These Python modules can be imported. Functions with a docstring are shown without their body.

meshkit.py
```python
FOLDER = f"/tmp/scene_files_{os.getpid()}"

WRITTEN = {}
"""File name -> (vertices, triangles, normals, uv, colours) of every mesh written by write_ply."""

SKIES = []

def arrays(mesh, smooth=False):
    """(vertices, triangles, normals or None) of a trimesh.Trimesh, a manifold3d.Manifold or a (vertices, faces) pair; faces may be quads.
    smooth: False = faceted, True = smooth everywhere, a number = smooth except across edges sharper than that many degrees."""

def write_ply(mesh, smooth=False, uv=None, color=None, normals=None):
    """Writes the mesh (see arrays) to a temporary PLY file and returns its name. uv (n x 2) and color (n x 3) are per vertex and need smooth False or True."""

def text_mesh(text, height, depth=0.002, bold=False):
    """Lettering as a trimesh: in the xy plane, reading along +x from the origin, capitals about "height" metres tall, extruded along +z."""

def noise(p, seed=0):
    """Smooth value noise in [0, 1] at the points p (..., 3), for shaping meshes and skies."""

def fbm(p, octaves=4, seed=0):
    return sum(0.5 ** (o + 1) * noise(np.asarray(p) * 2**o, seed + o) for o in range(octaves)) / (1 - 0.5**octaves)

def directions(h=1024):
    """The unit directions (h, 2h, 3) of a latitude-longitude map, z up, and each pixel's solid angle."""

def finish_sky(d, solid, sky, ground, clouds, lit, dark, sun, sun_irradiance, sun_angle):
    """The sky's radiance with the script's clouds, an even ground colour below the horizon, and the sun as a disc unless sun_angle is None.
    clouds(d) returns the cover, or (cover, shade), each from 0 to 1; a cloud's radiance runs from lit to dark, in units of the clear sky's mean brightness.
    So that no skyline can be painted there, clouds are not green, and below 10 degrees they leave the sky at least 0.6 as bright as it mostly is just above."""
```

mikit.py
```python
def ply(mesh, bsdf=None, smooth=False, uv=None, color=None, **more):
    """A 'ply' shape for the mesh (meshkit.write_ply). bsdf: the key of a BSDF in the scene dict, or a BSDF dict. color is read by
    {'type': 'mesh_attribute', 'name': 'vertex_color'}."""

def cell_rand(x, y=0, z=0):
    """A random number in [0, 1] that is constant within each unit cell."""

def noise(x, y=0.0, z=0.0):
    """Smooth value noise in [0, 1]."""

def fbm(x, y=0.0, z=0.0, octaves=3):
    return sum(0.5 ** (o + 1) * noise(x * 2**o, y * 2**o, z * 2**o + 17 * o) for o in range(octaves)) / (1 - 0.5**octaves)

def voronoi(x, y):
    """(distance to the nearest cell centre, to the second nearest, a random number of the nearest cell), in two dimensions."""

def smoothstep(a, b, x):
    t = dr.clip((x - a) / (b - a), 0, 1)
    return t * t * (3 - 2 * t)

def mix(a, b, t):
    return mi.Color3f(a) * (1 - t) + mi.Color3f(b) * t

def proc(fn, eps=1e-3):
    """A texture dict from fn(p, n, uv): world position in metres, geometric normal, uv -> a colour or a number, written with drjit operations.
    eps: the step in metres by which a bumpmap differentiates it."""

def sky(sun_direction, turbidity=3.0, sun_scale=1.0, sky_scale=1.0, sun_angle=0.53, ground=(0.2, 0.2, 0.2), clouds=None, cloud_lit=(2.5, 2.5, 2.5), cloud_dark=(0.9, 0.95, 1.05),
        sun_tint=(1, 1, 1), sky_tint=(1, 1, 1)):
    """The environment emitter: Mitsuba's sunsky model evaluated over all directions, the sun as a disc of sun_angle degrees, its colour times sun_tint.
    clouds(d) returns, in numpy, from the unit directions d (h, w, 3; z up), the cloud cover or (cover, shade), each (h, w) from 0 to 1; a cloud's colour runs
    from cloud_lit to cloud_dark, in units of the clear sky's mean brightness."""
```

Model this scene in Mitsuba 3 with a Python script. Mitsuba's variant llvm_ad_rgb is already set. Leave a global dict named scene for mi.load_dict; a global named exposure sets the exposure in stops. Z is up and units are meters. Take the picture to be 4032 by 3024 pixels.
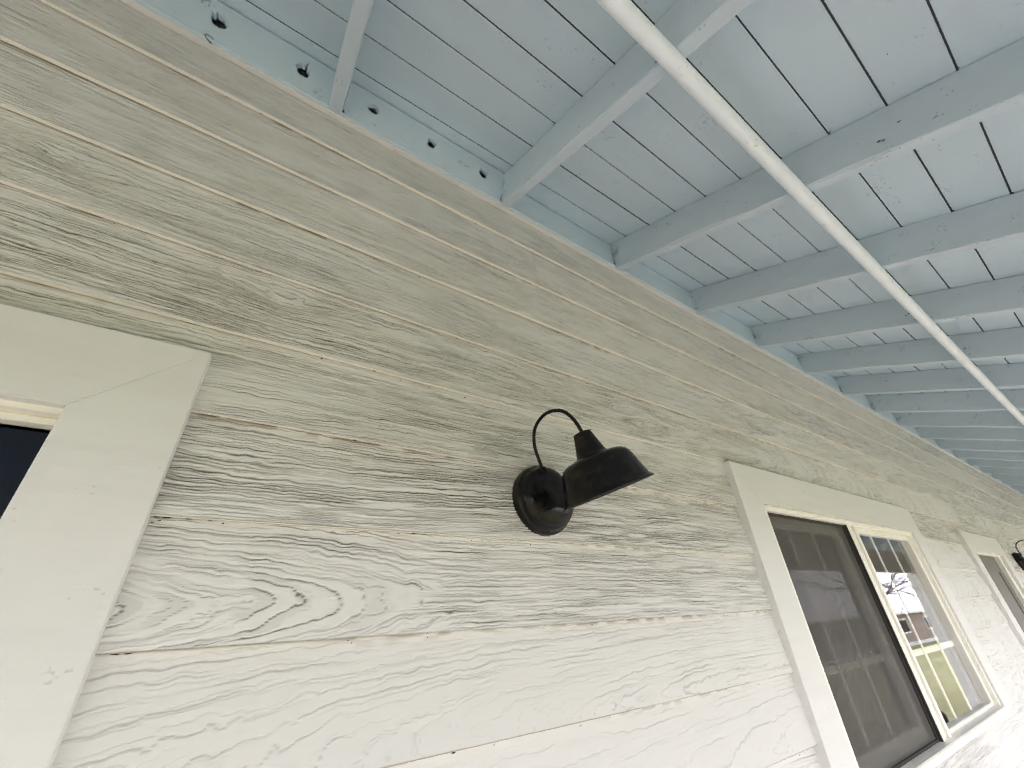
import math, random
import numpy as np
import trimesh
import mitsuba as mi
import drjit as dr
import manifold3d as m3
from manifold3d import Manifold, CrossSection
import mikit
from mikit import proc, noise, fbm, smoothstep, mix

T = mi.ScalarTransform4f
random.seed(11)
RNG = np.random.default_rng(11)
scene, labels = {}, {}

# ------------------------------------------------------------------ camera, sky, exposure
S = 0.82                 # metres from the camera to the wall; shapes below are laid out in units of it
CAM_Z = 1.72             # the camera's height over the porch floor
FWD = (0.5020712526906562, 0.7019136999885072, 0.5052144247644552)
DOWN = (0.24633509109446108, 0.4439116692436472, -0.8615459667393275)
scene['camera'] = {
    'type': 'perspective', 'fov': math.degrees(2 * math.atan(2016 / 1594.93)), 'fov_axis': 'x', 'near_clip': 0.01, 'far_clip': 2000.0,
    'to_world': T().look_at(origin=[0, 0, CAM_Z], target=[FWD[0], FWD[1], CAM_Z + FWD[2]], up=[-c for c in DOWN])}
scene['sky'] = mikit.sky((0.45, -0.60, 0.80), turbidity=4, sun_scale=0.30, sun_angle=20, sky_scale=1.0, clouds=lambda d: 1.0,
                         cloud_lit=(2.43, 2.41, 2.66), ground=(0.16, 0.16, 0.13), sun_tint=(0.925, 0.948, 1.20))
exposure = 3.8


# ------------------------------------------------------------------ helpers
def P(x, y, z):
    return np.array([x * S, y * S, z * S + CAM_Z])


def numbered(key):
    if key not in USED:
        USED.add(key)
        return key
    n = 1
    while f'{key}_{n:03d}' in USED:
        n += 1
    USED.add(f'{key}_{n:03d}')
    return f'{key}_{n:03d}'


USED = set()


def thing(name, label, cat, group=None):
    key = numbered(name)
    labels[key] = {'label': label, 'category': cat}
    if group:
        labels[key]['group'] = group
    return key


def obj(name, mesh, bsdf, parent=None, smooth=False, label=None, **more):
    key = numbered(f'{parent}__{name}' if parent else name)
    scene[key] = mikit.ply(mesh, bsdf, smooth=smooth, **more)
    if label:
        labels[key] = {'label': label}
    return key


def hull(pts):
    return Manifold.hull_points(np.asarray(pts, float))


def mesh_of(m):
    a = m.to_mesh()
    return trimesh.Trimesh(np.array(a.vert_properties[:, :3]), np.array(a.tri_verts), process=False)


def bev(lo, hi, b=0.002):
    """A box (metres) with chamfered edges."""
    lo, hi = np.minimum(lo, hi), np.maximum(lo, hi)
    b = min(b, 0.3 * float((hi - lo).min()))
    pts = []
    for sx in (0, 1):
        for sy in (0, 1):
            for sz in (0, 1):
                c = np.where([sx, sy, sz], hi, lo)
                d = np.where([sx, sy, sz], -b, b)
                for a in range(3):
                    q = c + d
                    q[a] = c[a]
                    pts.append(q)
    return hull(pts)


def ubox(x0, x1, y0, y1, z0, z1, b=0.002):
    """Chamfered box in wall units."""
    return bev(P(x0, y0, z0), P(x1, y1, z1), b)


def join(*parts):
    parts = [mesh_of(p) if isinstance(p, Manifold) else p for p in parts]
    return trimesh.util.concatenate(parts)


def tube(pts, radii, sides=14, cap=True):
    p = np.asarray(pts, float)
    n = len(p)
    r = np.broadcast_to(radii, (n,))
    t = np.gradient(p, axis=0)
    t /= np.linalg.norm(t, axis=1, keepdims=True)
    a = np.cross(t[0], [0.31, 0.2, 0.93])
    A = []
    for k in range(n):
        a = a - t[k] * (a @ t[k])
        a /= np.linalg.norm(a)
        A.append(a.copy())
    A = np.array(A)
    B = np.cross(t, A)
    ang = np.arange(sides) * 2 * np.pi / sides
    v = p[:, None] + r[:, None, None] * (np.cos(ang)[None, :, None] * A[:, None] + np.sin(ang)[None, :, None] * B[:, None])
    v = v.reshape(-1, 3)
    f = []
    for k in range(n - 1):
        for j in range(sides):
            a0, a1, b0, b1 = k * sides + j, k * sides + (j + 1) % sides, (k + 1) * sides + j, (k + 1) * sides + (j + 1) % sides
            f += [[a0, a1, b1], [a0, b1, b0]]
    if cap:
        v = np.vstack([v, p[0], p[-1]])
        for j in range(sides):
            f += [[len(v) - 2, (j + 1) % sides, j], [len(v) - 1, (n - 1) * sides + j, (n - 1) * sides + (j + 1) % sides]]
    return trimesh.Trimesh(v, np.array(f), process=False)


def lathe(profile, origin, axis, sides=72):
    """profile: (distance along axis, radius), in metres, walked so that the outside lies left of it."""
    axis = np.asarray(axis, float) / np.linalg.norm(axis)
    a = np.cross(axis, [0.2, 0.9, 0.1])
    a /= np.linalg.norm(a)
    b = np.cross(axis, a)
    ang = np.arange(sides) * 2 * np.pi / sides
    pr = np.asarray(profile, float)
    v = np.asarray(origin) + pr[:, None, 0:1] * axis + pr[:, None, 1:2] * (np.cos(ang)[None, :, None] * a + np.sin(ang)[None, :, None] * b)
    v = v.reshape(-1, 3)
    f = []
    for k in range(len(pr) - 1):
        for j in range(sides):
            a0, a1, b0, b1 = k * sides + j, k * sides + (j + 1) % sides, (k + 1) * sides + j, (k + 1) * sides + (j + 1) % sides
            f += [[a0, a1, b1], [a0, b1, b0]]
    m = trimesh.Trimesh(v, np.array(f), process=True)
    m.fix_normals()
    return m


def outward(v, tri):
    """A lofted bar with its faces turned outwards."""
    c = v[tri].mean(1)
    nrm = np.cross(v[tri[:, 1]] - v[tri[:, 0]], v[tri[:, 2]] - v[tri[:, 0]])
    mid = v.mean(0)
    low = nrm[np.argsort(c[:, 2] - mid[2] + (c[:, 1] - mid[1]) * -0.4157)[:len(tri) // 8]]
    return trimesh.Trimesh(v, tri if low[:, 2].sum() < 0 else tri[:, ::-1], process=False)


def n2(x, y, seed=0):
    """Value noise in two dimensions, numpy."""
    x, y = np.broadcast_arrays(np.asarray(x, float), np.asarray(y, float))
    xi, yi = np.floor(x).astype(np.int64), np.floor(y).astype(np.int64)
    tx, ty = x - xi, y - yi
    tx, ty = tx * tx * (3 - 2 * tx), ty * ty * (3 - 2 * ty)

    def h(a, b):
        v = ((xi + a) * 374761393 + (yi + b) * 668265263 + seed * 144665 + 12345) & 0xFFFFFFFF
        v = ((v ^ (v >> 13)) * 1274126177) & 0xFFFFFFFF
        v = ((v ^ (v >> 16)) * 2246822519) & 0xFFFFFFFF
        return ((v ^ (v >> 15)) & 0xFFFFFF) / 16777215.0
    a = h(0, 0) * (1 - tx) + h(1, 0) * tx
    b = h(0, 1) * (1 - tx) + h(1, 1) * tx
    return a * (1 - ty) + b * ty


def ss(a, b, x):
    t = np.clip((x - a) / (b - a), 0, 1)
    return t * t * (3 - 2 * t)


# ------------------------------------------------------------------ materials
def paint(key, color, vary=0.05, rough=0.55, spec=0.3, dirt=(0.30, 0.24, 0.16), dirt_amount=0.0, scale=1.0, bump=None, streak=None, depth=1.0, eps=1e-3):
    """Weathered house paint: slow tone drift, small stains with a shape of their own."""
    c = mi.Color3f(*color)

    def fn(p, n, uv):
        v = fbm(p.x * 1.7 * scale, p.y * 1.7 * scale, p.z * 2.3 * scale, 3)
        w = noise(p.x * 9 * scale + 31, p.y * 9 * scale, p.z * 9 * scale)
        base = c * (1 + vary * (2 * v - 1) * 1.6 + vary * 0.5 * (w - 0.5))
        if streak is not None:
            sx, sy, sz = streak
            q = fbm(p.x * sx + 5, p.y * sy, p.z * sz, 2)
            base = base * (1 - 0.035 * smoothstep(0.4, 0.9, q))
        if dirt_amount > 0:
            s = noise(p.x * 190 + 3, p.y * 190, p.z * 190) * 0.5 + noise(p.x * 23, p.y * 23 + 9, p.z * 23) * 0.5
            k = smoothstep(0.76, 0.82, s) * dirt_amount
            base = mix(base, mi.Color3f(*dirt), k)
        return base

    b = {'type': 'principled', 'base_color': proc(fn), 'roughness': rough, 'specular': spec}
    if bump is not None:
        b = {'type': 'bumpmap', 'bump': proc(bump, eps), 'scale': depth, 'bsdf': b}
    scene[key] = b


def plain(key, color, rough=0.5, spec=0.4, metallic=0.0, **more):
    scene[key] = {'type': 'principled', 'base_color': {'type': 'rgb', 'value': list(color)}, 'roughness': rough, 'specular': spec, 'metallic': metallic, **more}


scene['siding_paint'] = {'type': 'principled', 'base_color': {'type': 'mesh_attribute', 'name': 'vertex_color'}, 'roughness': 0.6, 'specular': 0.3}


def casing_bump(p, n, uv):
    a = noise(p.x * 34 + 3 * noise(p.x * 9, p.z * 9), p.y * 30, p.z * 330 + 5 * noise(p.x * 14, p.z * 14 + 8))
    b = noise(p.x * 9 + 4, p.y * 8, p.z * 130)
    g = smoothstep(0.35, 0.6, noise(p.x * 5, p.y * 5, p.z * 7 + 3))
    return 0.0005 * g * smoothstep(0.55, 0.75, a) + 0.00015 * b


paint('trim_paint', (0.69, 0.68, 0.665), vary=0.03, rough=0.55, dirt=(0.35, 0.32, 0.27), dirt_amount=0.35, streak=(3, 3, 34), bump=casing_bump, eps=8e-4)


def wood_bump(p, n, uv):
    a = noise(p.x * 5, p.y * 160, p.z * 160)
    b = noise(p.x * 3 + 7, p.y * 40, p.z * 40)
    return 0.00025 * a + 0.0005 * b


def rafter_bump(p, n, uv):
    a = noise(p.x * 90, p.y * 6, p.z * 150)
    b = noise(p.x * 30 + 7, p.y * 5, p.z * 45)
    k = smoothstep(0.72, 0.8, noise(p.x * 12, p.y * 12, p.z * 12))
    return 0.0004 * a + 0.0008 * b + 0.0006 * k


paint('plank_paint', (0.545, 0.64, 0.705), vary=0.06, rough=0.5, spec=0.35, dirt=(0.2, 0.22, 0.24), dirt_amount=0.3, streak=(1.2, 14, 14), bump=wood_bump, eps=1e-3)
paint('rafter_paint', (0.53, 0.605, 0.665), vary=0.06, rough=0.5, spec=0.35, dirt=(0.16, 0.18, 0.20), dirt_amount=0.5, streak=(20, 2, 20), bump=rafter_bump, eps=1e-3)
paint('blocking_paint', (0.53, 0.63, 0.70), vary=0.05, rough=0.5, spec=0.35, dirt=(0.12, 0.13, 0.14), dirt_amount=0.5)
paint('pole_paint', (0.82, 0.865, 0.90), vary=0.03, rough=0.4, spec=0.4, dirt=(0.4, 0.4, 0.38), dirt_amount=0.35)
paint('vinyl', (0.80, 0.775, 0.71), vary=0.03, rough=0.4, spec=0.45, dirt=(0.3, 0.26, 0.2), dirt_amount=0.4)
paint('beam_paint', (0.46, 0.43, 0.38), vary=0.04)
paint('post_paint', (0.80, 0.80, 0.78), vary=0.03)
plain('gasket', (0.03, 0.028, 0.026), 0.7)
plain('sash_shadow_line', (0.05, 0.045, 0.04), 0.7)
plain('deck_underlay', (0.05, 0.055, 0.06), 0.9, 0.1)
plain('sheathing', (0.10, 0.09, 0.08), 0.9, 0.1)
plain('room_wall', (0.42, 0.39, 0.34), 0.9, 0.1)
plain('curtain', (0.55, 0.53, 0.50), 0.9, 0.1)
plain('grille_white', (0.82, 0.81, 0.78), 0.4)
plain('cobweb', (0.05, 0.045, 0.035), 0.95, 0.05)
plain('raw_wood', (0.22, 0.17, 0.12), 0.9, 0.1)
plain('rusty_wire', (0.06, 0.05, 0.04), 0.6, 0.3)


def door_color(p, n, uv):
    return mi.Color3f(0.0035, 0.0085, 0.021) * (0.85 + 0.4 * fbm(p.x * 6, p.y * 6, p.z * 6, 2))


scene['navy_door_paint'] = {'type': 'principled', 'base_color': proc(door_color), 'roughness': 0.45, 'specular': 0.2}
paint('taupe_door_paint', (0.17, 0.155, 0.135), vary=0.05, rough=0.5, spec=0.3)


def lamp_color(p, n, uv):
    d = fbm(p.x * 38, p.y * 38, p.z * 38, 3)
    dust = smoothstep(0.55, 0.72, d)
    return mix(mi.Color3f(0.0035, 0.0033, 0.0032), mi.Color3f(0.022, 0.014, 0.009), dust * 0.55)


def lamp_rough(p, n, uv):
    d = fbm(p.x * 38, p.y * 38, p.z * 38, 3)
    return 0.06 + 0.3 * smoothstep(0.45, 0.7, d)


def lamp_bump(p, n, uv):
    return 0.0005 * smoothstep(0.6, 0.75, noise(p.x * 260, p.y * 260, p.z * 260)) + 0.0006 * noise(p.x * 24, p.y * 24, p.z * 24)


scene['lamp_enamel'] = {'type': 'twosided', 'b': {'type': 'bumpmap', 'bump': proc(lamp_bump, 6e-4), 'scale': 1.0,
                        'bsdf': {'type': 'principled', 'base_color': proc(lamp_color), 'roughness': proc(lamp_rough), 'specular': 0.26}}}
scene['pane_glass'] = {'type': 'thindielectric', 'int_ior': 1.6, 'ext_ior': 1.0}
scene['screen_mesh'] = {'type': 'blendbsdf', 'weight': 0.70, 'a': {'type': 'null'},
                        'b': {'type': 'twosided', 'b': {'type': 'diffuse', 'reflectance': {'type': 'rgb', 'value': [0.13, 0.125, 0.12]}}}}


def lawn_color(p, n, uv):
    a = fbm(p.x * 0.35, p.y * 0.35, 0, 4)
    b = noise(p.x * 8, p.y * 8)
    return mix(mi.Color3f(0.18, 0.188, 0.10), mi.Color3f(0.255, 0.256, 0.155), a) * (0.8 + 0.4 * b)


scene['lawn_grass'] = {'type': 'principled', 'base_color': proc(lawn_color), 'roughness': 0.9, 'specular': 0.1}


def floor_color(p, n, uv):
    a = fbm(p.x * 1.3, p.y * 1.3, 0, 4)
    b = noise(p.x * 60, p.y * 60)
    return mi.Color3f(0.36, 0.355, 0.35) * (0.85 + 0.25 * a + 0.08 * b)


scene['floor_concrete'] = {'type': 'principled', 'base_color': proc(floor_color), 'roughness': 0.8, 'specular': 0.2}
paint('neighbour_wall', (0.33, 0.27, 0.23), vary=0.05)
paint('white_metal', (0.82, 0.83, 0.84), vary=0.02, rough=0.35)
plain('bark', (0.09, 0.075, 0.06), 0.9, 0.1)
plain('tyre_rubber', (0.02, 0.02, 0.02), 0.8, 0.2)
plain('rim_metal', (0.62, 0.62, 0.62), 0.35, 0.5, 0.6)
plain('shingle', (0.08, 0.08, 0.085), 0.9, 0.1)

# ------------------------------------------------------------------ ground outside
XS = np.concatenate([np.linspace(-300, -20, 12), np.linspace(-16, 60, 40), np.linspace(70, 300, 10)])
YS = -np.concatenate([np.linspace(1.15, 12, 16), np.linspace(14, 60, 14), np.linspace(70, 400, 10)])
gx, gy = np.meshgrid(XS, YS, indexing='ij')


def lawn_z(x, y):
    d = -y
    return -0.24 - 0.95 * ss(2.0, 12.0, d) - 0.35 * ss(12, 40, d) + 0.05 * (n2(x * .3, y * .3, 5) - .5)


gz = lawn_z(gx, gy)
V = np.stack([gx, gy, gz], -1).reshape(-1, 3)
ny = len(YS)
i, j = np.meshgrid(np.arange(len(XS) - 1), np.arange(ny - 1), indexing='ij')
q = np.stack([i * ny + j, i * ny + j + 1, (i + 1) * ny + j + 1, (i + 1) * ny + j], -1).reshape(-1, 4)
obj('lawn', (V, q), 'lawn_grass', smooth=True)
labels['lawn'] = {'kind': 'structure', 'label': 'pale green lawn sloping away from the porch'}
gq = trimesh.creation.box((700, 420, 0.3))
gq.apply_translation((0, 208, -0.45))
obj('ground', gq, 'lawn_grass')
labels['ground'] = {'kind': 'structure', 'label': 'grassy ground around and behind the house'}
fl = bev(np.array([-7.0, -1.17, -0.3]), np.array([19.5, 0.86, 0.0]), 0.01)
obj('porch_floor', mesh_of(fl), 'floor_concrete')
labels['porch_floor'] = {'kind': 'structure', 'label': 'pale concrete floor of the porch'}

# ------------------------------------------------------------------ house: lap siding
HOUSE = thing('house', 'white house wall of rough lap siding boards with trimmed doors and window', 'house')
X0, X1 = -8.0, 23.0       # the wall's ends, in wall units
LAP = 0.2155              # exposure of one board
BUTT = 0.0122             # metres that each board stands proud of the one below


def relief(x, z, seed, fine=1.0, coarse=1.0, wave=1.0, knots=(), arch=None, smooth=0.0, freq=165.0, vis_shift=0.0):
    """Depth (mm, mostly below zero) of the embossed cedar grain at x along and z up the board, metres."""
    s = seed * 31
    g = z + wave * (.030 * (n2(x * 1.1, z * 3, s) - .5) + .012 * (n2(x * 4, z * 12, s + 1) - .5) + .004 * (n2(x * 14, z * 40, s + 2) - .5))
    if arch is not None:
        xc, zc, sl, d0, sgn = arch
        D = np.maximum(d0 + sl * sgn * (x - xc), 0.0) + .014 * (n2(x * 4.0, z * 12, s + 9) - .5) + .006 * (n2(x * 17, z * 50, s + 19) - .5)
        r = np.sqrt((z - zc - .02 * (n2(x * 2, z * 0, s + 8) - .5)) ** 2 + D ** 2)
        g = r + (g - z) * .5
    for kx, kz, kr in knots:
        dx, dz = (x - kx) / 2.6, z - kz
        d = np.sqrt(dx * dx + dz * dz)
        g = g - np.sign(dz) * kr * .9 * np.exp(-(dx / (1.3 * kr)) ** 2) * np.exp(-np.abs(dz) / (2.2 * kr))
        w = np.exp(-(d / (.95 * kr)) ** 2)
        g = g * (1 - w) + w * (d * 1.5 + kz)
    gj = g + .0027 * (n2(x * 95, g * 150, s + 3) - .5) + .0036 * (n2(x * 42, g * 90, s + 4) - .5)
    reg = ss(.15, .50, n2(x * 2.4, g * 13, s + 12))
    steep = np.clip(np.hypot(np.gradient(g, x[:, 0], axis=0), np.gradient(g, z[0], axis=1)), .22, 1.6)

    def grooves(fr, lo, hi, run, seed_, off):
        """Narrow cuts along the grain, broken into runs; depth from 0 to 1."""
        t = gj * fr + 1.4 * (n2(x * .8, g * 24, seed_) - .5) + off
        k = np.floor(t)
        c = .5 + .34 * (n2(k * 1.71, k * 0 + .5, seed_ + 1) - .5) + .38 * (n2(x * 9, k * 7.7, seed_ + 2) - .5)
        d = np.abs(t - k - c) / fr / steep
        v = n2(x * run, k * 3.7, seed_ + 3) * .62 + n2(k * 1.37, k * 0 + .5, seed_ + 4) * .38 + vis_shift
        wide = .75 + .6 * n2(x * 21, k * 2.9, seed_ + 5)
        on = ss(.40, .60, v)
        return (1 - ss(lo * wide, hi * wide, d)) * on, t - k, (1 - ss(.5 * lo * wide, .72 * hi * wide, d)) * on
    c1, f, w1 = grooves(freq, .0005, .0016, 7., s + 5, 0)
    c2, _, w2 = grooves(freq * 1.55, .0004, .0013, 14., s + 30, .37)
    ledge = np.exp(-f * 2.4) * ss(0, .2, f) * ss(.4, .7, n2(x * 3.1, g * 50, s + 16))
    n = n2(x * 13, gj * 190, s + 10)
    h1 = -(2.3 * c1 * (.35 + .65 * reg) + .55 * ledge)
    h2 = -(1.6 * c2 * (.2 + .8 * reg) + .28 * ss(.44, .62, n))
    h = coarse * h1 + fine * h2
    if smooth > 0:
        h = h * (1 - smooth * ss(.35, .6, n2(x * 1.6, g * 9, s + 13)))
    # groove shade and grime painted into some of the cracks, patchy over the board, and faint grey streaks of its own
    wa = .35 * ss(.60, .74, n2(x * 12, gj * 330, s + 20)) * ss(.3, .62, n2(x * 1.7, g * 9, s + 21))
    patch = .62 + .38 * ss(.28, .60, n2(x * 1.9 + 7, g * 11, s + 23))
    shade_wear = np.clip(wa * .5 + patch * (w1 * ss(.22, .5, n2(x * 7, gj * 40, s + 24)) * min(coarse, 1.2) + .8 * w2 * ss(.25, .55, n2(x * 9, gj * 60, s + 25)) * min(fine, 1.1)), 0, 1)
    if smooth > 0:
        shade_wear = shade_wear * (1 - .6 * smooth)
    return h + .35 * (n2(x * 2, z * 9, s + 14) - .5), shade_wear


STYLE = {7: dict(vis_shift=.05, fine=.9, coarse=.5, wave=.5), 6: dict(vis_shift=.06, fine=1.1, coarse=.6, wave=.6), 5: dict(vis_shift=.05, fine=1.15, coarse=.8, wave=.9),
         4: dict(fine=.8, coarse=1.1, wave=1.8, knots=[(-.41, .112, .02), (.583, .115, .016), (1.253, .10, .018), (1.874, .116, .02)], vis_shift=.03),
         3: dict(fine=1.15, coarse=1.0, wave=1.2, knots=[(-.013, .135, .022), (1.043, .118, .020), (1.17, .066, .022), (1.886, .12, .03)], vis_shift=.05),
         2: dict(fine=1.1, coarse=.9, wave=1.1, knots=[(.78, .12, .012)]), 1: dict(fine=1.15, coarse=1.1, wave=1.0, vis_shift=.05),
         0: dict(fine=.9, coarse=1.3, arch=(-.20, .050, .13, .016, 1.), vis_shift=.05), -1: dict(fine=.6, coarse=.85, arch=(1.25, .01, .085, .01, -1.), smooth=.5, freq=95., vis_shift=.04),
         -2: dict(fine=.35, coarse=.9, arch=(2.7, .03, .055, .01, -1.), smooth=.7, freq=70.), -3: dict(fine=.5, coarse=.9, arch=(2.2, .08, .12, .01, 1.), smooth=.7, freq=80.)}
GRAIN = 1.75
JOINT = {6: .89, 3: 1.915, 5: 2.93, 4: 2.41, 0: 3.9, 2: 3.4, 1: 8.9, 7: 1.55}


def board_columns(a, b):
    xs, x = [a], a
    while x < b:
        d = math.hypot(x, .82)
        st = .0046 if d < 1.55 else .0046 * (d / 1.55) ** 1.45
        if x < -.62:
            st = .02
        x += min(st, .12)
        xs.append(min(x, b))
    if len(xs) > 2 and xs[-1] - xs[-2] < 1e-4:
        xs.pop(-2)
    return np.array(xs)


def siding_board(k, a, b, seed):
    """One board of course k from x = a to b (metres)."""
    zb = (-.0125 + LAP * k) * S + CAM_Z
    near = max(a - .0, 0) if a > 0 else (0 if b > 0 else -b)
    if k < -4 or b < -.7 or a > 12:
        rows = 6
    elif near < 1.7:
        rows = 178
    elif near < 4.2:
        rows = 92
    else:
        rows = 48
    w = LAP * S
    xs = board_columns(a, b) if k >= -4 and b > -.7 and a < 12 else np.linspace(a, b, max(2, int((b - a) / .3)))
    zs = np.concatenate([np.linspace(0, w + .004, rows), [w + .028]])
    x, z = np.meshgrid(xs, zs, indexing='ij')
    st = dict(STYLE.get(k, dict(fine=.8, coarse=.8)))
    if k == 3 and a > 1.3:
        st.update(arch=(1.75, .075, .16, .02, 1.), knots=[])
    if a > 2.2 and k > 0:
        st = dict(fine=.9, coarse=1.0, wave=1.6, vis_shift=.04, knots=[(a + RNG.uniform(.2, .8), RNG.uniform(.04, .14), .024) for _ in range(2)])
        if seed % 3 == 0:
            st.update(arch=(a + .9, .08, .11, .02, 1.), knots=[])
    if 3.6 < a < 4.4 and k <= 1:
        st = dict(fine=.7, coarse=2.2, arch=(a - .3, .08, .20, .02, 1.), vis_shift=.12, freq=70.)
    shade_wear_amount = st.pop('shade_worn', .88 if k >= 0 else .55)
    h, shade_wear = relief(x, z, seed, **st)
    if k == 0 and a < 0 < b:                       # the embossing changes pattern halfway along this board
        h2, shade_wear2 = relief(x, z, seed + 40, fine=1.0, coarse=.7, wave=.5)
        t = ss(.34, .42, x + .16 * (n2(z * 60, x * 6, 3) - .5))
        h, shade_wear = h * (1 - t) + h2 * t, shade_wear * (1 - t) + shade_wear2 * t
    h = h * 1e-3 * GRAIN * (1.0 if k > -5 else 0.3)
    h = np.maximum(h - np.quantile(h, .8), -(.0060 + .0025 * ss(.024, .034, z))) * (.25 + .75 * ss(0, .012, z)) * (1 - ss(w - .022, w - .004, z))
    warp = .0016 * (n2(x * .9 + k * 3.1, 0 * z + k, 77) - .5)
    y = S + z / w * BUTT - h + warp
    zz = zb + z + .0012 * (n2(x * 2.3, 0 * z + k * 1.7, 55) - .5) + .0005 * (n2(x * 60, 0 * z + k * 1.7, 56) - .5)
    V = np.stack([x, y, zz], -1)
    nx, nz = x.shape
    i, j = np.meshgrid(np.arange(nx - 1), np.arange(nz - 1), indexing='ij')
    F = np.stack([i * nz + j, (i + 1) * nz + j, (i + 1) * nz + j + 1, i * nz + j + 1], -1).reshape(-1, 4)
    parts_v, parts_f, at = [V.reshape(-1, 3)], [F], nx * nz
    back = V[:, 0].copy()
    gap = .0027 + .0012 * (n2(xs * 3.1, xs * 0 + k * 2.3, 58) - .5)
    back[:, 1] = S + BUTT - gap
    deep = back + [0, 0, .024]
    i = np.arange(nx - 1)
    for e0, e1 in ((V[:, 0], back), (back, deep)):               # the butt edge underneath, and the back of the board above the slot
        strip = np.stack([e0, e1], 1).reshape(-1, 3)
        parts_v.append(strip)
        parts_f.append(np.stack([2 * i, 2 * i + 1, 2 * i + 3, 2 * i + 2], -1) + at)
        at += len(strip)
    for e, flip in ((0, False), (-1, True)):                      # the sawn ends
        edge = V[e]
        bk = edge.copy()
        bk[:, 1] = S + BUTT + .0026
        st_ = np.stack([edge, bk], 1).reshape(-1, 3)
        i = np.arange(nz - 1)
        f_ = np.stack([2 * i, 2 * i + 2, 2 * i + 3, 2 * i + 1], -1)
        parts_v.append(st_)
        parts_f.append((f_[:, ::-1] if flip else f_) + at)
        at += len(st_)
    V = np.vstack(parts_v)
    shade_wear = shade_wear.ravel() * shade_wear_amount
    # brown damp stains creep out of the laps here and there
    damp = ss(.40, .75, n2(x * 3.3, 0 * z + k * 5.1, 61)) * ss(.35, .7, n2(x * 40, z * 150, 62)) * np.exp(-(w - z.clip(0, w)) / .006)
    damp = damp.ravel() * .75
    tone = 1 + .06 * (n2(x * .8, z * 2 + k, 63) - .5).ravel()
    c = (np.array([.67, .658, .64]) * tone[:, None]) * (1 - shade_wear[:, None]) + np.array([.13, .12, .095]) * shade_wear[:, None]
    c = c * (1 - damp[:, None]) + np.array([.16, .12, .07]) * damp[:, None]
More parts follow.
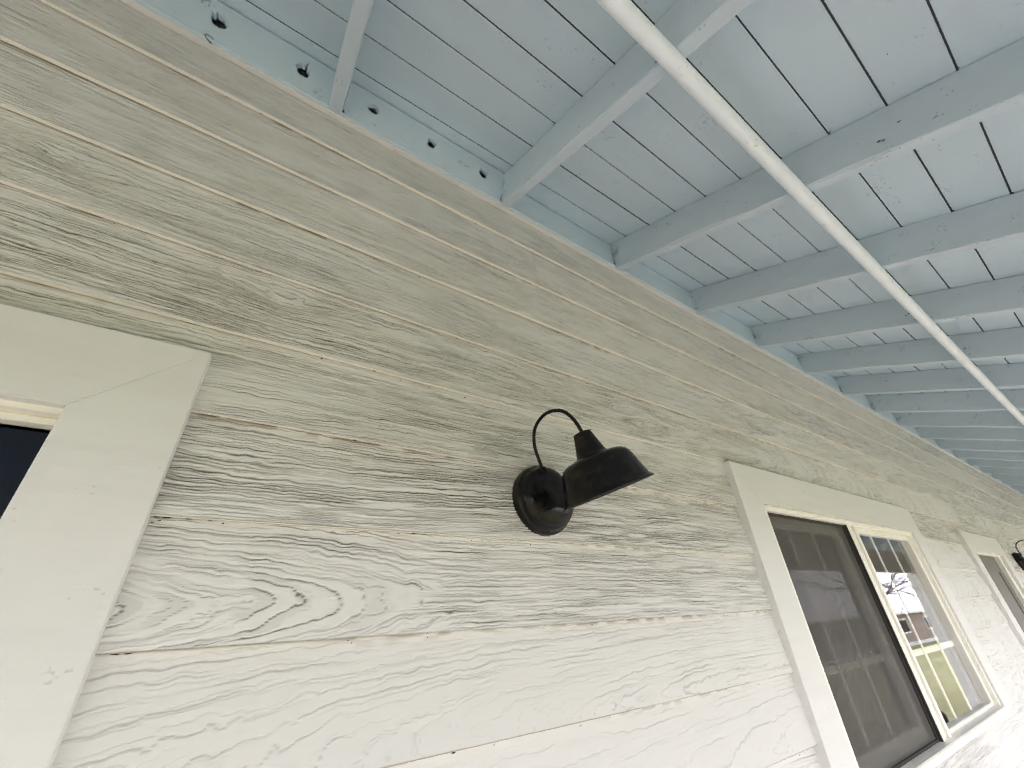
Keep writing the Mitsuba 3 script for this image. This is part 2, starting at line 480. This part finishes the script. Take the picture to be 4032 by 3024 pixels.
    if k <= 2:                                     # lap shadow line painted into the bottom arris of the board
        lap_shade = (1 - ss(.0008, .0026, z)) * (.35 + .5 * ss(.3, .7, n2(x * 4.1, 0 * z + k * 2.7, 64)))
        lap_shade = lap_shade.ravel()
        c = c * (1 - lap_shade[:, None]) + np.array([.30, .26, .20]) * lap_shade[:, None]
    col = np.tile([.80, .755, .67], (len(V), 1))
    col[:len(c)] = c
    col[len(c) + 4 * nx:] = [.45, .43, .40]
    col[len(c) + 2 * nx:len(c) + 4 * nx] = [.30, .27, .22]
    return (V, np.vstack(parts_f)), col


SEED = 3
for k in range(7, -10, -1):
    if k >= 2:
        spans = [(X0, X1)]
    elif k >= -3:
        spans = [(X0, -1.33), (-.215, 2.06), (4.53, 6.0), (7.46, X1)]
    else:
        spans = [(X0, -1.33), (-.215, 6.0), (7.46, X1)]
    jt = JOINT.get(k, random.uniform(0, 4.4))
    cuts = [jt + 4.46 * n for n in range(-3, 7)]
    for (a, b) in spans:
        pts = [a] + [c for c in cuts if a + .25 < c < b - .25] + [b]
        for p0, p1 in zip(pts[:-1], pts[1:]):
            SEED += 1
            g_ = .0006
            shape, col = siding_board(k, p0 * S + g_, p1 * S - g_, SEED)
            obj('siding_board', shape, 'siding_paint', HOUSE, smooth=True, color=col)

# sheathing behind the boards with the openings cut out, and the room behind the glass
sh = ubox(X0, X1, 1.036, 1.10, -2.1, 1.70, 0)
for (a, b, c, d) in ((-1.25, -.285, -2.2, .37), (2.20, 4.40, -.64, .44), (6.16, 7.32, -2.2, .36)):
    sh = sh - ubox(a, b, .9, 1.3, c, d, 0)
obj('sheathing', mesh_of(sh), 'sheathing', HOUSE)
room = join(ubox(X0, X1, 5.0, 5.1, -2.1, 1.70, 0), ubox(X0, X1, 1.10, 5.0, -2.15, -2.1, 0), ubox(X0, X1, 1.10, 5.0, 1.64, 1.69, 0),
            ubox(X0 - .05, X0, 1.0, 5.1, -2.1, 2.0, 0), ubox(X1, X1 + .05, 1.0, 5.1, -2.1, 2.0, 0), ubox(5.4, 5.45, 1.1, 5.0, -2.1, 1.64, 0), ubox(.6, .65, 1.1, 5.0, -2.1, 1.64, 0))
obj('added_end_wall', mesh_of(ubox(15.9, 16.1, -1.15, 1.0, -2.3, 1.70, .004)), 'neighbour_wall', HOUSE, label='added unseen wall that cuts light at the far end of the porch')  # unseen wall, added to block sky light from the far end
obj('room_wall', room, 'room_wall', HOUSE)


# ------------------------------------------------------------------ trim, doors
def mitred_casing(xl, xr, zt, w, y0, y1, zb, parent, bevel=.0012):
    """Two uprights and a head, mitred at the corners; each its own board. xl, xr, zt: the opening."""
    def prism(poly):
        pts = []
        c = np.mean(poly, 0)
        for (x, z) in poly:
            d = np.array([x, z]) - c
            e = np.array([x, z]) - np.sign(d) * bevel / S
            pts += [P(x, y0 + bevel / S, z), P(x, y1, z), P(e[0], y0, e[1])]
        return hull(pts)
    g = .0003
    for name, poly in (('casing_board', [(xl - w, zb), (xl, zb), (xl, zt), (xl - w, zt + w - g)]),
                       ('casing_board', [(xl - w, zt + w), (xl + g, zt), (xr - g, zt), (xr + w, zt + w)]),
                       ('casing_board', [(xr, zb), (xr + w, zb), (xr + w, zt + w - g), (xr, zt)])):
        obj(name, mesh_of(prism(poly)), 'trim_paint', parent)


DOOR = numbered(f'{HOUSE}__door')
labels[DOOR] = {'label': 'dark navy door in a broad white casing'}
mitred_casing(-1.20, -.292, .377, .173, .978, 1.03, -2.098, DOOR)
obj('jamb', join(ubox(-1.20, -.292, 1.0, 1.10, .366, .385, .001), ubox(-1.20, -.2925, 1.022, 1.055, .352, .3655, .003), ubox(-.2915, -.278, 1.0, 1.10, -2.098, .365, .001),
                 ubox(-1.22, -1.20, 1.0, 1.10, -2.098, .365, .001)), 'vinyl', DOOR)
leaf = ubox(-1.195, -.294, 1.052, 1.10, -2.09, .347, .002)
for (a, b) in ((-1.08, -.80), (-.71, -.43)):
    for (c, d) in ((-1.9, -1.2), (-1.05, .2)):
        leaf = leaf - ubox(a, b, 1.04, 1.062, c, d, .004)
obj('leaf', mesh_of(leaf), 'navy_door_paint', DOOR)

DOOR2 = numbered(f'{HOUSE}__door')
labels[DOOR2] = {'label': 'taupe door far along the wall beyond the window'}
mitred_casing(6.14, 7.33, .365, .185, .978, 1.03, -2.098, DOOR2)
obj('jamb', join(ubox(6.14, 7.33, 1.0, 1.09, .352, .375, .001), ubox(6.12, 6.14, 1.0, 1.09, -2.098, .352, .001), ubox(7.22, 7.345, 1.005, 1.09, -2.098, .352, .001)), 'vinyl', DOOR2)
leaf = ubox(6.143, 7.218, 1.04, 1.09, -2.09, .348, .002) - ubox(6.28, 7.08, 1.02, 1.05, -1.0, .2, .004)
obj('leaf', mesh_of(leaf), 'taupe_door_paint', DOOR2)

# ------------------------------------------------------------------ the window
WIN = numbered(f'{HOUSE}__window')
labels[WIN] = {'label': 'white slider window, screened on its left half'}
mitred_casing(2.178, 4.415, .443, .19, .978, 1.03, -.655, WIN)
# vinyl frame
yf, yb = .99, 1.095
fr = [ubox(2.180, 2.222, yf, yb, -.62, .441, .002), ubox(4.385, 4.413, yf, yb, -.62, .441, .002), ubox(2.222, 4.385, yf, yb, .415, .441, .002),
      ubox(2.180, 4.413, .966, yb, -.652, -.618, .004), ubox(2.222, 4.385, .982, .992, .428, .441, .001)]
obj('frame', join(*fr), 'vinyl', WIN)
# meeting rail between the two halves: two pale lips and a grey channel between
obj('meeting_rail', join(ubox(3.205, 3.226, .996, 1.085, -.618, .415, .002), ubox(3.228, 3.300, 1.008, 1.085, -.618, .415, .001), ubox(3.300, 3.335, .996, 1.085, -.618, .415, .002)), 'vinyl', WIN)
obj('weatherstrip', join(ubox(3.198, 3.2048, 1.0, 1.06, -.618, .415, 0), ubox(3.2262, 3.2278, 1.0, 1.05, -.618, .415, 0)), 'gasket', WIN)
# fixed half on the right
obj('bead', join(ubox(3.336, 3.372, 1.012, 1.06, -.618, .414, .003), ubox(4.345, 4.384, 1.012, 1.06, -.618, .414, .003),
                 ubox(3.372, 4.345, 1.012, 1.06, .380, .414, .003), ubox(3.372, 4.345, 1.012, 1.06, -.618, -.598, .003)), 'vinyl', WIN)


def pane(x0, x1, z0, z1, y):
    v = np.array([P(x0, y, z0), P(x1, y, z0), P(x1, y, z1), P(x0, y, z1)])
    return v, np.array([[0, 1, 2], [0, 2, 3]])


obj('pane', pane(3.37, 4.347, -.60, .382, 1.03), 'pane_glass', WIN)
for x in (3.37 + .977 / 3, 3.37 + 2 * .977 / 3):
    obj('grille_bar', mesh_of(ubox(x - .014, x + .014, 1.046, 1.052, -.60, .382, .001)), 'grille_white', WIN)
obj('grille_bar', mesh_of(ubox(3.37, 4.347, 1.0535, 1.058, -.295, -.262, .001)), 'grille_white', WIN)
obj('sill_gap', mesh_of(ubox(2.185, 4.41, .984, 1.0, -.6595, -.6525, .0005)), 'gasket', WIN)
obj('head_gap_shadow', mesh_of(ubox(1.992, 4.603, .985, 1.012, .6336, .6385, .0005)), 'gasket', WIN)  # dark strip standing in for the shadow gap above the head casing
# sliding half on the left, set further in behind the insect screen
obj('sash', join(ubox(2.224, 2.285, 1.045, 1.085, -.616, .413, .003), ubox(3.14, 3.196, 1.045, 1.085, -.616, .413, .003),
                 ubox(2.285, 3.14, 1.045, 1.085, .355, .413, .003), ubox(2.285, 3.14, 1.045, 1.085, -.616, -.548, .003)), 'vinyl', WIN)
obj('pane', pane(2.283, 3.142, -.55, .357, 1.065), 'pane_glass', WIN)
for x in (2.285 + .855 / 3, 2.285 + 2 * .855 / 3):
    obj('grille_bar', mesh_of(ubox(x - .014, x + .014, 1.075, 1.081, -.55, .357, .001)), 'grille_white', WIN)
obj('grille_bar', mesh_of(ubox(2.285, 3.14, 1.0825, 1.086, -.285, -.252, .001)), 'grille_white', WIN)
obj('insect_screen', pane(2.226, 3.197, -.612, .410, 1.020), 'screen_mesh', WIN, label='grey insect screen over the left half of the window')
obj('screen_frame', join(ubox(2.2225, 2.236, 1.012, 1.028, -.617, .414, .001), ubox(3.184, 3.1975, 1.012, 1.028, -.617, .414, .001),
                         ubox(2.236, 3.184, 1.012, 1.028, .402, .414, .001), ubox(2.236, 3.184, 1.012, 1.028, -.617, -.606, .001)), 'gasket', WIN)
# a pale curtain hangs inside, off to the side
cx = np.linspace(3.0, 3.32, 60)
cv = np.array([[P(x, 1.28 + .018 * math.sin(x * 90), z) for z in (-.75, .6)] for x in cx]).reshape(-1, 3)
ci = np.arange(len(cx) - 1)
scene['curtain_cloth'] = {'type': 'twosided', 'b': scene.pop('curtain')}
obj('curtain', (cv, np.stack([2 * ci, 2 * ci + 2, 2 * ci + 3, 2 * ci + 1], -1)), 'curtain_cloth', WIN, smooth=True)

# ------------------------------------------------------------------ porch roof
ROOF = thing('porch_roof', 'pale blue porch roof of planks on sloping rafters against the white wall', 'porch roof')
TAN = math.tan(math.radians(22.57))
COS = math.cos(math.radians(22.57))


def zr(y):
    """Underside of the planks, wall units."""
    return 1.8836 - TAN * (1.0 - y)


SEAM0, PITCH = -.0125, .1475
RX0, RX1 = X0 - .3, X1 + .3
EAVE = -1.35


def roof_plank(y_in, y_out, seed):
    """One tongue-and-groove plank with its eased outer edge, lofted along x."""
    xs = np.linspace(RX0, RX1, 90)
    gap = .0010 / S
    prof = [(y_in - gap, 0), (y_out + gap + .0045 / S, 0), (y_out + gap, .0032 / S), (y_out + gap, .021 / S), (y_in - gap, .021 / S)]
    rows = []
    for x in xs:
        up = .0010 / S * (n2(x * .8, seed * 3.3, 21) - .5) * 2
        sh_ = .0008 / S * (n2(x * 1.1, seed * 7.7, 22) - .5) * 2
        rows.append([P(x, y + sh_, zr(y) + h + up) for y, h in prof])
    v = np.array(rows)
    n, m = v.shape[:2]
    v = v.reshape(-1, 3)
    f = []
    for i_ in range(n - 1):
        for j_ in range(m):
            f.append([i_ * m + j_, i_ * m + (j_ + 1) % m, (i_ + 1) * m + (j_ + 1) % m, (i_ + 1) * m + j_])
    f = np.array(f)
    tri = np.vstack([f[:, [0, 1, 2]], f[:, [0, 2, 3]]])
    return outward(v, tri)


seams = [SEAM0 + PITCH * n for n in range(9, -10, -1)]
seams = [y for y in seams if y > EAVE - .01]
for n, (a, b) in enumerate(zip(seams[:-1], seams[1:])):
    obj('roof_plank', roof_plank(a, b, n + 1), 'plank_paint', ROOF)
yi, yo = seams[0], seams[-1]
tongues = [mesh_of(hull([P(x, y + d, zr(y + d) + h) for x in (RX0, RX1) for d in (-.006, .006) for h in (.0013 / S, .012)])) for y in seams[1:-1]]
deck = hull([P(x, y, zr(y) + h) for x in (RX0, RX1) for y in (yi + .1, yo - .03) for h in (.030, .05)])
obj('roof_deck', join(deck, *tongues), 'deck_underlay', ROOF)
obj('shingle_cover', mesh_of(hull([P(x, y, zr(y) + h) for x in (RX0, RX1) for y in (6.0, yo - .06) for h in (.052, .07)])), 'shingle', ROOF)
obj('back_board', mesh_of(ubox(X0, X1, 1.24, 1.27, 1.69, 1.99, 0)), 'deck_underlay', ROOF)

RSP, RC0, RW = .7635, -.041, .0465
RDEP = .193
EDGE_BEAM_Y = -.97


def rafter(k):
    xc = RC0 + RSP * k
    ys = np.linspace(1.0, EDGE_BEAM_Y + .02, 26)
    lo = -RDEP
    b = .0035 / S
    rows = []
    sx = .0045 / S * (n2(k * 3.3, .5, 31) - .5) * 2
    for y in ys:
        wv = .0022 / S * (n2(y * 4, k * 5.1, 32) - .5) * 2
        bt = .0032 / S * (n2(y * 6, k * 7.1, 33) - .5) * 2
        c1 = b * (1 + 2.2 * ss(.62, .85, n2(y * 5, k * 9.3, 34)))
        c2 = b * (1 + 2.2 * ss(.62, .85, n2(y * 5, k * 11.3, 35)))
        x0, x1 = xc - RW / 2 + wv + sx, xc + RW / 2 + wv + sx
        sec = [(x0, -.0032 / S), (x0, lo + c1 + bt), (x0 + c1, lo + bt), (x1 - c2, lo + bt), (x1, lo + c2 + bt), (x1, -.0032 / S)]
        rows.append([P(x, y, zr(y) + h) for x, h in sec])
    v = np.array(rows)
    n, m = v.shape[:2]
    v = v.reshape(-1, 3)
    f = [[i_ * m + j_, i_ * m + (j_ + 1) % m, (i_ + 1) * m + (j_ + 1) % m, (i_ + 1) * m + j_] for i_ in range(n - 1) for j_ in range(m)]
    f = np.array(f)
    tri = np.vstack([f[:, [0, 1, 2]], f[:, [0, 2, 3]], [[0, j_, j_ + 1] for j_ in range(1, m - 1)], [[(n - 1) * m, (n - 1) * m + j_ + 1, (n - 1) * m + j_] for j_ in range(1, m - 1)]])
    return outward(v, tri)


KR = range(-9, 31)
for k in KR:
    obj('rafter', rafter(k), 'rafter_paint', ROOF)

# blocking boards between the rafters; the two nearest the camera lean and have ragged vent holes
HOLES = {-1: (-.685, -.428, -.17), 0: (.083, .333, .591)}
for k in KR:
    xa, xb = RC0 + RSP * k + RW / 2 + .0015, RC0 + RSP * (k + 1) - RW / 2 - .0015
    tilted = k in HOLES or k == -2
    if tilted:
        yb_, yt_ = .982, .936
    else:
        yb_, yt_ = .987, .984
    zb_, zt_ = 1.700, zr(yt_) - .006
    th_ = .018
    # extra height past the planks' underside never shows, so the top edge stops just short of it
    blk = hull([P(x, y, z) for x in (xa, xb) for (y, z) in ((yb_, zb_), (yb_ + th_, zb_), (yt_, zt_), (yt_ + th_, zt_ + .006))])
    for hx in HOLES.get(k, ()):
        rr = np.random.default_rng(int(abs(hx) * 1e4))
        ang = np.linspace(0, 2 * np.pi, 40, endpoint=False)
        rad = .0195 * (1 + .16 * (rr.random(40) - .5))
        spikes = rr.random(40) < .16
        up = (ang > 1.3) & (ang < 3.2)
        rad = np.where(spikes & up, rad * rr.uniform(1.2, 1.75, 40), np.where(spikes, rad * rr.uniform(.72, .95, 40), rad))
        rad = rad * np.where(up & (hx < 0), 1.25, 1.0)
        poly = np.stack([np.cos(ang) * rad * .95, np.sin(ang) * rad], -1)
        zc = 1.777 if hx < 0 else 1.790
        f_ = (zc - zb_) / (zt_ - zb_)
        yc = yb_ + (yt_ - yb_) * f_
        cut = CrossSection([poly]).extrude(.2).rotate((90, 0, 0)).translate(P(hx, yc, zc) + np.array([0, .1, 0]))
        blk = blk - cut
    obj('blocking_board', mesh_of(blk), 'blocking_paint', ROOF, label='blocking board with ragged vent holes drilled through it' if k in HOLES else None)
# slim moulding under the blocking, along the top of the siding
obj('moulding', mesh_of(ubox(X0, X1, .979, 1.012, 1.6915, 1.699, .0015)), 'blocking_paint', ROOF)
obj('moulding', mesh_of(ubox(X0, X1, .991, 1.012, 1.684, 1.6908, .0015)), 'trim_paint', ROOF)
# edge beam at the eave and fascia
obj('edge_beam', join(ubox(RX0, RX1, EDGE_BEAM_Y - .11, EDGE_BEAM_Y, .46, .86, .004)), 'beam_paint', ROOF)
obj('fascia_board', mesh_of(ubox(RX0, RX1, EAVE - .04, EAVE, zr(EAVE) - .17, zr(EAVE) + .03, .003)), 'post_paint', ROOF)

# ------------------------------------------------------------------ pole under the rafters
px = np.linspace(RX0 + .3, RX1 - .5, 120)
pole = tube([P(x, .1417 + .002 * math.sin(x * .7), 1.3105 - .0015 * math.sin(x * .55 + 1)) for x in px], .0240 * S, 28)
obj('pole', pole, 'pole_paint', smooth=40)
labels['pole'] = {'label': 'long white round pole slung under the blue rafters', 'category': 'pole'}

# ------------------------------------------------------------------ porch posts
for n, x in enumerate((-4.87, .73, 6.33, 12.45, 16.2)):
    c = thing('porch_post', ['first white square porch post, left of and behind the camera', 'white square porch post just behind the camera', 'white square porch post opposite the slider window',
                             'white square porch post seen mirrored in the right window pane', 'farthest white square porch post along the lawn edge'][n], 'post')
    ya, yb2 = EDGE_BEAM_Y - .185, EDGE_BEAM_Y + .075
    obj('shaft', mesh_of(ubox(x, x + .26, ya, yb2, -2.09, .459, .006)), 'post_paint', c)
    obj('collar', mesh_of(ubox(x - .03, x + .29, ya - .03, yb2 + .03, .17, .24, .004)), 'post_paint', c)
    obj('plinth', mesh_of(ubox(x - .03, x + .29, ya - .03, yb2 + .03, -2.095, -1.70, .004)), 'post_paint', c)

# ------------------------------------------------------------------ gooseneck wall lamps
LA = math.radians(20)


def wall_lamp(dx, ang, label):
    U = np.array([-math.sin(ang), 0, math.cos(ang)])
    O = np.array([0, -1.0, 0])
    C = P(.806 + dx, 1.0, .323)
    t = thing('wall_lamp', label, 'lamp', None)

    def L(u, o):
        return C + (u * U + o * O) * S

    plate = [(-.012, 0), (-.012, .107), (.012, .107), (.017, .105), (.020, .101), (.023, .0985), (.030, .0975), (.040, .094), (.047, .086), (.053, .074), (.058, .055), (.061, .03), (.062, 0)]
    obj('wall_plate', lathe([(a * S, r * S) for a, r in plate], C, O), 'lamp_enamel', t, smooth=35)
    arm = np.array([(.050, .072), (.051, .085), (.0505, .115), (.0515, .15), (.058, .174), (.070, .195), (.090, .2135), (.122, .227), (.157, .231), (.193, .2235), (.223, .207), (.240, .184), (.2495, .162), (.2565, .131), (.2575, .118)])
    s = np.linspace(0, len(arm) - 1, 90)
    from scipy.interpolate import CubicSpline
    arm = CubicSpline(np.arange(len(arm)), arm)(s)
    obj('gooseneck_arm', tube([L(u, o) for o, u in arm], .0053 * S, 16), 'lamp_enamel', t, smooth=True)
    obj('arm_nut', lathe([(0, 0), (0, .0125 * S), (.016 * S, .0125 * S), (.018 * S, .010 * S), (.018 * S, 0)], L(.074, .0505), U, 6), 'lamp_enamel', t)
    ctr = L(0, .260)
    AX = U - .045 * O
    AX /= np.linalg.norm(AX)
    prof = [(.129, 0), (.129, .029), (.127, .0325), (.120, .0345), (.100, .041), (.080, .048), (.070, .0515), (.063, .0555), (.0580, .064), (.0568, .076), (.0552, .092), (.0520, .106), (.0460, .1165), (.0370, .1250), (.022, .1315),
            (-.005, .1405), (-.032, .1510), (-.0365, .1545), (-.0395, .1595), (-.0425, .1625), (-.0455, .1625), (-.0460, .1595), (-.0430, .155), (-.0385, .1515), (-.034, .148), (.018, .1295), (.033, .122), (.043, .114), (.049, .104), (.0515, .088), (.053, .06), (.053, 0)]
    prof = [(a, r * .785) for a, r in prof]
    obj('shade', lathe([(a * S, r * S) for a, r in prof], ctr, AX, 96), 'lamp_enamel', t, smooth=35)
    bulb = [(.052, 0), (.052, .018), (.03, .018), (.02, .022), (.005, .031), (-.012, .033), (-.026, .026), (-.033, .012), (-.0345, 0)]
    obj('bulb', lathe([(a * S, r * S) for a, r in bulb], ctr, U, 32), 'bulb_glass', t, smooth=40)
    # dust and old web caught on the shade's wall side
    rr = np.random.default_rng(5)
    lumps = []
    for _ in range(34):
        th_ = rr.normal(0, .5)
        u = rr.uniform(.03, .062)
        r = .785 * np.interp(u, [.03, .041, .0485, .053, .0575, .063], [.129, .121, .113, .098, .066, .0555])
        d = math.cos(th_) * (-O) + math.sin(th_) * np.cross(U, O)
        m = trimesh.creation.icosphere(subdivisions=1, radius=rr.uniform(.0016, .0036))
        m.vertices *= rr.uniform(.6, 1.3, (len(m.vertices), 1))
        m.apply_translation(ctr + (u * U + r * d) * S)
        lumps.append(m)
    k = obj('dust_clumps', join(*lumps), 'dust', t, smooth=True)
    labels[k] = {'kind': 'stuff', 'label': 'brown dust and web clumps on the shade'}
    return t


plain('bulb_glass', (0.75, 0.74, 0.70), 0.25)
plain('dust', (0.045, 0.034, 0.024), 0.95, 0.05)
wall_lamp(0.0, LA, 'black gooseneck barn lamp on the siding left of the slider window, hanging askew')
wall_lamp(7.45, math.radians(8), 'black gooseneck barn lamp cut by the right edge, beyond the far door')

# ------------------------------------------------------------------ small wire hook
hk = tube([P(-.425, .982, 1.703), P(-.432, .972, 1.694), P(-.440, .966, 1.684), P(-.441, .964, 1.672), P(-.434, .964, 1.660), P(-.424, .966, 1.653), P(-.418, .968, 1.652)], [.0011, .0011, .0012, .0011, .0012, .0016, .0026], 8)
obj('wire_hook', hk, 'rusty_wire', smooth=True)
labels['wire_hook'] = {'label': 'small bent dark wire hook under the vent holes at top left', 'category': 'hook'}

# ------------------------------------------------------------------ webs and specks of grime
rr = np.random.default_rng(8)
bits = []


def blob(p, r, flat=(1, 1, 1)):
    m = trimesh.creation.icosphere(subdivisions=1, radius=r)
    m.vertices *= rr.uniform(.45, 1.35, (len(m.vertices), 1)) * np.array(flat)
    m.apply_translation(p)
    bits.append(m)


def strand(p, d, r=.0005):
    q = [np.array(p, float)]
    for _ in range(6):
        q.append(q[-1] + np.array(d) / 6 + rr.normal(0, .0022, 3))
    bits.append(tube(q, r, 5))


for k in range(-1, 12):
    xl = RC0 + RSP * k - RW / 2
    xr_ = RC0 + RSP * k + RW / 2
    for y in seams:
        if rr.random() < .75:
            blob(P(xl - .004, y - .002, zr(y)) - [0, 0, .001], rr.uniform(.0018, .0036))
        if rr.random() < .15:
            strand(P(xl - .004, y, zr(y)) - [0, 0, .001], rr.normal(0, .012, 3) * [1, 1, .4] - [.012, 0, .006])
    for _ in range(7):
        z_ = rr.uniform(1.70, 1.86)
        if rr.random() < .6:
            blob(P(xl - .003, .978, z_), rr.uniform(.0015, .0034))
        if k > 0:
            strand(P(xl - .002, .975, z_), [-.004, -abs(rr.normal(0, .025)), rr.normal(0, .018)], .0006)
    blob(P(xr_ + .004, .976, 1.70), .0045)
    for _ in range(4):      # specks and web threads flat on the rafter's broad face and underside
        y = rr.uniform(-.35, .95)
        hh = rr.uniform(.02, .17)
        for _ in range(rr.integers(1, 3)):
            blob(P(xl - .001, y + rr.normal(0, .015), zr(y) - hh + rr.normal(0, .01)), rr.uniform(.0012, .003), (.3, 1.5, 1))
    for _ in range(3):
        y = rr.uniform(-.3, .9)
        x = xl - rr.uniform(.06, .65)
        for _ in range(rr.integers(1, 4)):
            blob(P(x + rr.normal(0, .012), y + rr.normal(0, .012), zr(y)), rr.uniform(.0008, .0026), (1, 1, .4))
for k in range(-2, 8):
    zb = -.0125 + LAP * k
    for _ in range(15):
        x = rr.uniform(-.1 if k < 2 else -.6, 2.0) if rr.random() < .75 else rr.uniform(2, 5 if k > 2 else 2.0)
        blob(P(x, .999, zb - rr.uniform(.0, .012)) + [0, BUTT * .7, 0], rr.uniform(.0007, .0019), (rr.uniform(.8, 2.0), .6, .7))
for _ in range(14):         # dirt gathered where two courses meet the door casing
    k = rr.choice([0, 1, -1], p=[.5, .4, .1])
    zb = -.0125 + LAP * k
    x = -.116 + abs(rr.normal(0, .035))
    blob(P(x, .999, zb - abs(rr.normal(0, .005))) + [0, BUTT * .8, 0], rr.uniform(.0008, .0019), (2.4, .6, .6))
obj('cobweb_debris', join(*bits), 'cobweb')
labels['cobweb_debris'] = {'kind': 'stuff', 'label': 'dark specks of web and grime in the corners of rafters, planks and siding'}

# ------------------------------------------------------------------ across the lawn, seen mirrored in the window
NB = thing('neighbour_house', 'long low brown house with a white metal roof across the lawn', 'house')
yA = -13.0 * S
gzA = lawn_z(0, yA)
obj('wall', mesh_of(bev(np.array([22.0, yA - 7, gzA - .3]), np.array([54.0, yA, gzA + 2.0]), .01)), 'neighbour_wall', NB)
eave = gzA + 2.0
rf = hull([(x, y, z) for x in (21.5, 54.5) for (y, z) in ((yA + .5, eave - .05), (yA + .5, eave + .08), (yA - 3.5, eave + 2.1), (yA - 7.5, eave - .05), (yA - 7.5, eave + .08))])
RFK = obj('roof', mesh_of(rf), 'white_metal', NB)
ribs = [mesh_of(hull([(x + s_, y, z) for s_ in (0, .05) for (y, z) in ((yA + .5, eave + .08), (yA + .5, eave + .13), (yA - 3.5, eave + 2.1), (yA - 3.5, eave + 2.15))])) for x in np.arange(22, 54, .9)]
labels[obj('roof_rib', join(*ribs), 'white_metal', NB)] = {'kind': 'stuff'}
for x in (25, 30.5, 36, 41, 46.5, 51):
    w = obj('window', mesh_of(bev(np.array([x, yA, gzA + .75]), np.array([x + 1.6, yA + .06, gzA + 1.65]), .01)), 'white_metal', NB)
    scene[f'{w}__pane'] = mikit.ply(mesh_of(bev(np.array([x + .1, yA + .055, gzA + .85]), np.array([x + 1.5, yA + .068, gzA + 1.55]), .002)), 'gasket')
obj('skirting', mesh_of(bev(np.array([21.9, yA, gzA + .02]), np.array([54.1, yA + .08, gzA + .22]), .01)), 'white_metal', NB)

TREE = thing('bare_tree', 'leafless tree with spreading branches across the lawn', 'tree')
tb = np.random.default_rng(4)
base = np.array([31.0, -8.3, lawn_z(31.0, -8.3)])
trunk = [base + [0, 0, -.2], base + [.05, 0, 1.2], base + [.1, .05, 2.4], base + [.05, 0, 3.4]]
obj('trunk', tube(trunk, [.24, .19, .16, .13], 12), 'bark', TREE, smooth=True)


def limb(p, d, r, n):
    pts = [p]
    L_ = 4.3 * (r / .1) ** .6
    for _ in range(6):
        d = d + tb.normal(0, .16, 3) + [0, 0, .02]
        d = d / np.linalg.norm(d)
        pts.append(pts[-1] + d * L_ / 6)
    out = [tube(pts, np.linspace(r, r * .45, 7), 6)]
    if n > 0:
        for q_ in (2, 3, 4, 5, 6):
            out += limb(pts[q_], d + tb.normal(0, .75, 3), r * .5, n - 1)
    return out


for a in range(7):
    an = a * 2 * math.pi / 7
    p0 = np.array(trunk[2]) * (1 - a / 8) + np.array(trunk[3]) * (a / 8)
    obj('branch', join(*limb(p0, np.array([math.cos(an), math.sin(an), .45]), .045, 2)), 'bark', TREE, smooth=True)

WH = thing('cart_wheel', 'small dark tyred wheel with a pale rim standing on the lawn', 'wheel')
wc = np.array([10.52, -1.46, lawn_z(10.5, -1.46) + .165])
ring = [(a * .64, r * .64) for a, r in [(-.06, .16), (-.075, .20), (-.06, .25), (0, .26), (.06, .25), (.075, .20), (.06, .16), (-.06, .16)]]
obj('tyre', lathe(ring, wc, (.35, .93, .0), 40), 'tyre_rubber', WH, smooth=35)
obj('rim', lathe([(a * .64, r * .64) for a, r in [(-.045, 0), (-.045, .05), (-.02, .07), (-.05, .155), (.05, .155), (.02, .07), (.045, .05), (.045, 0)]], wc, (.35, .93, .0), 40), 'rim_metal', WH, smooth=35)
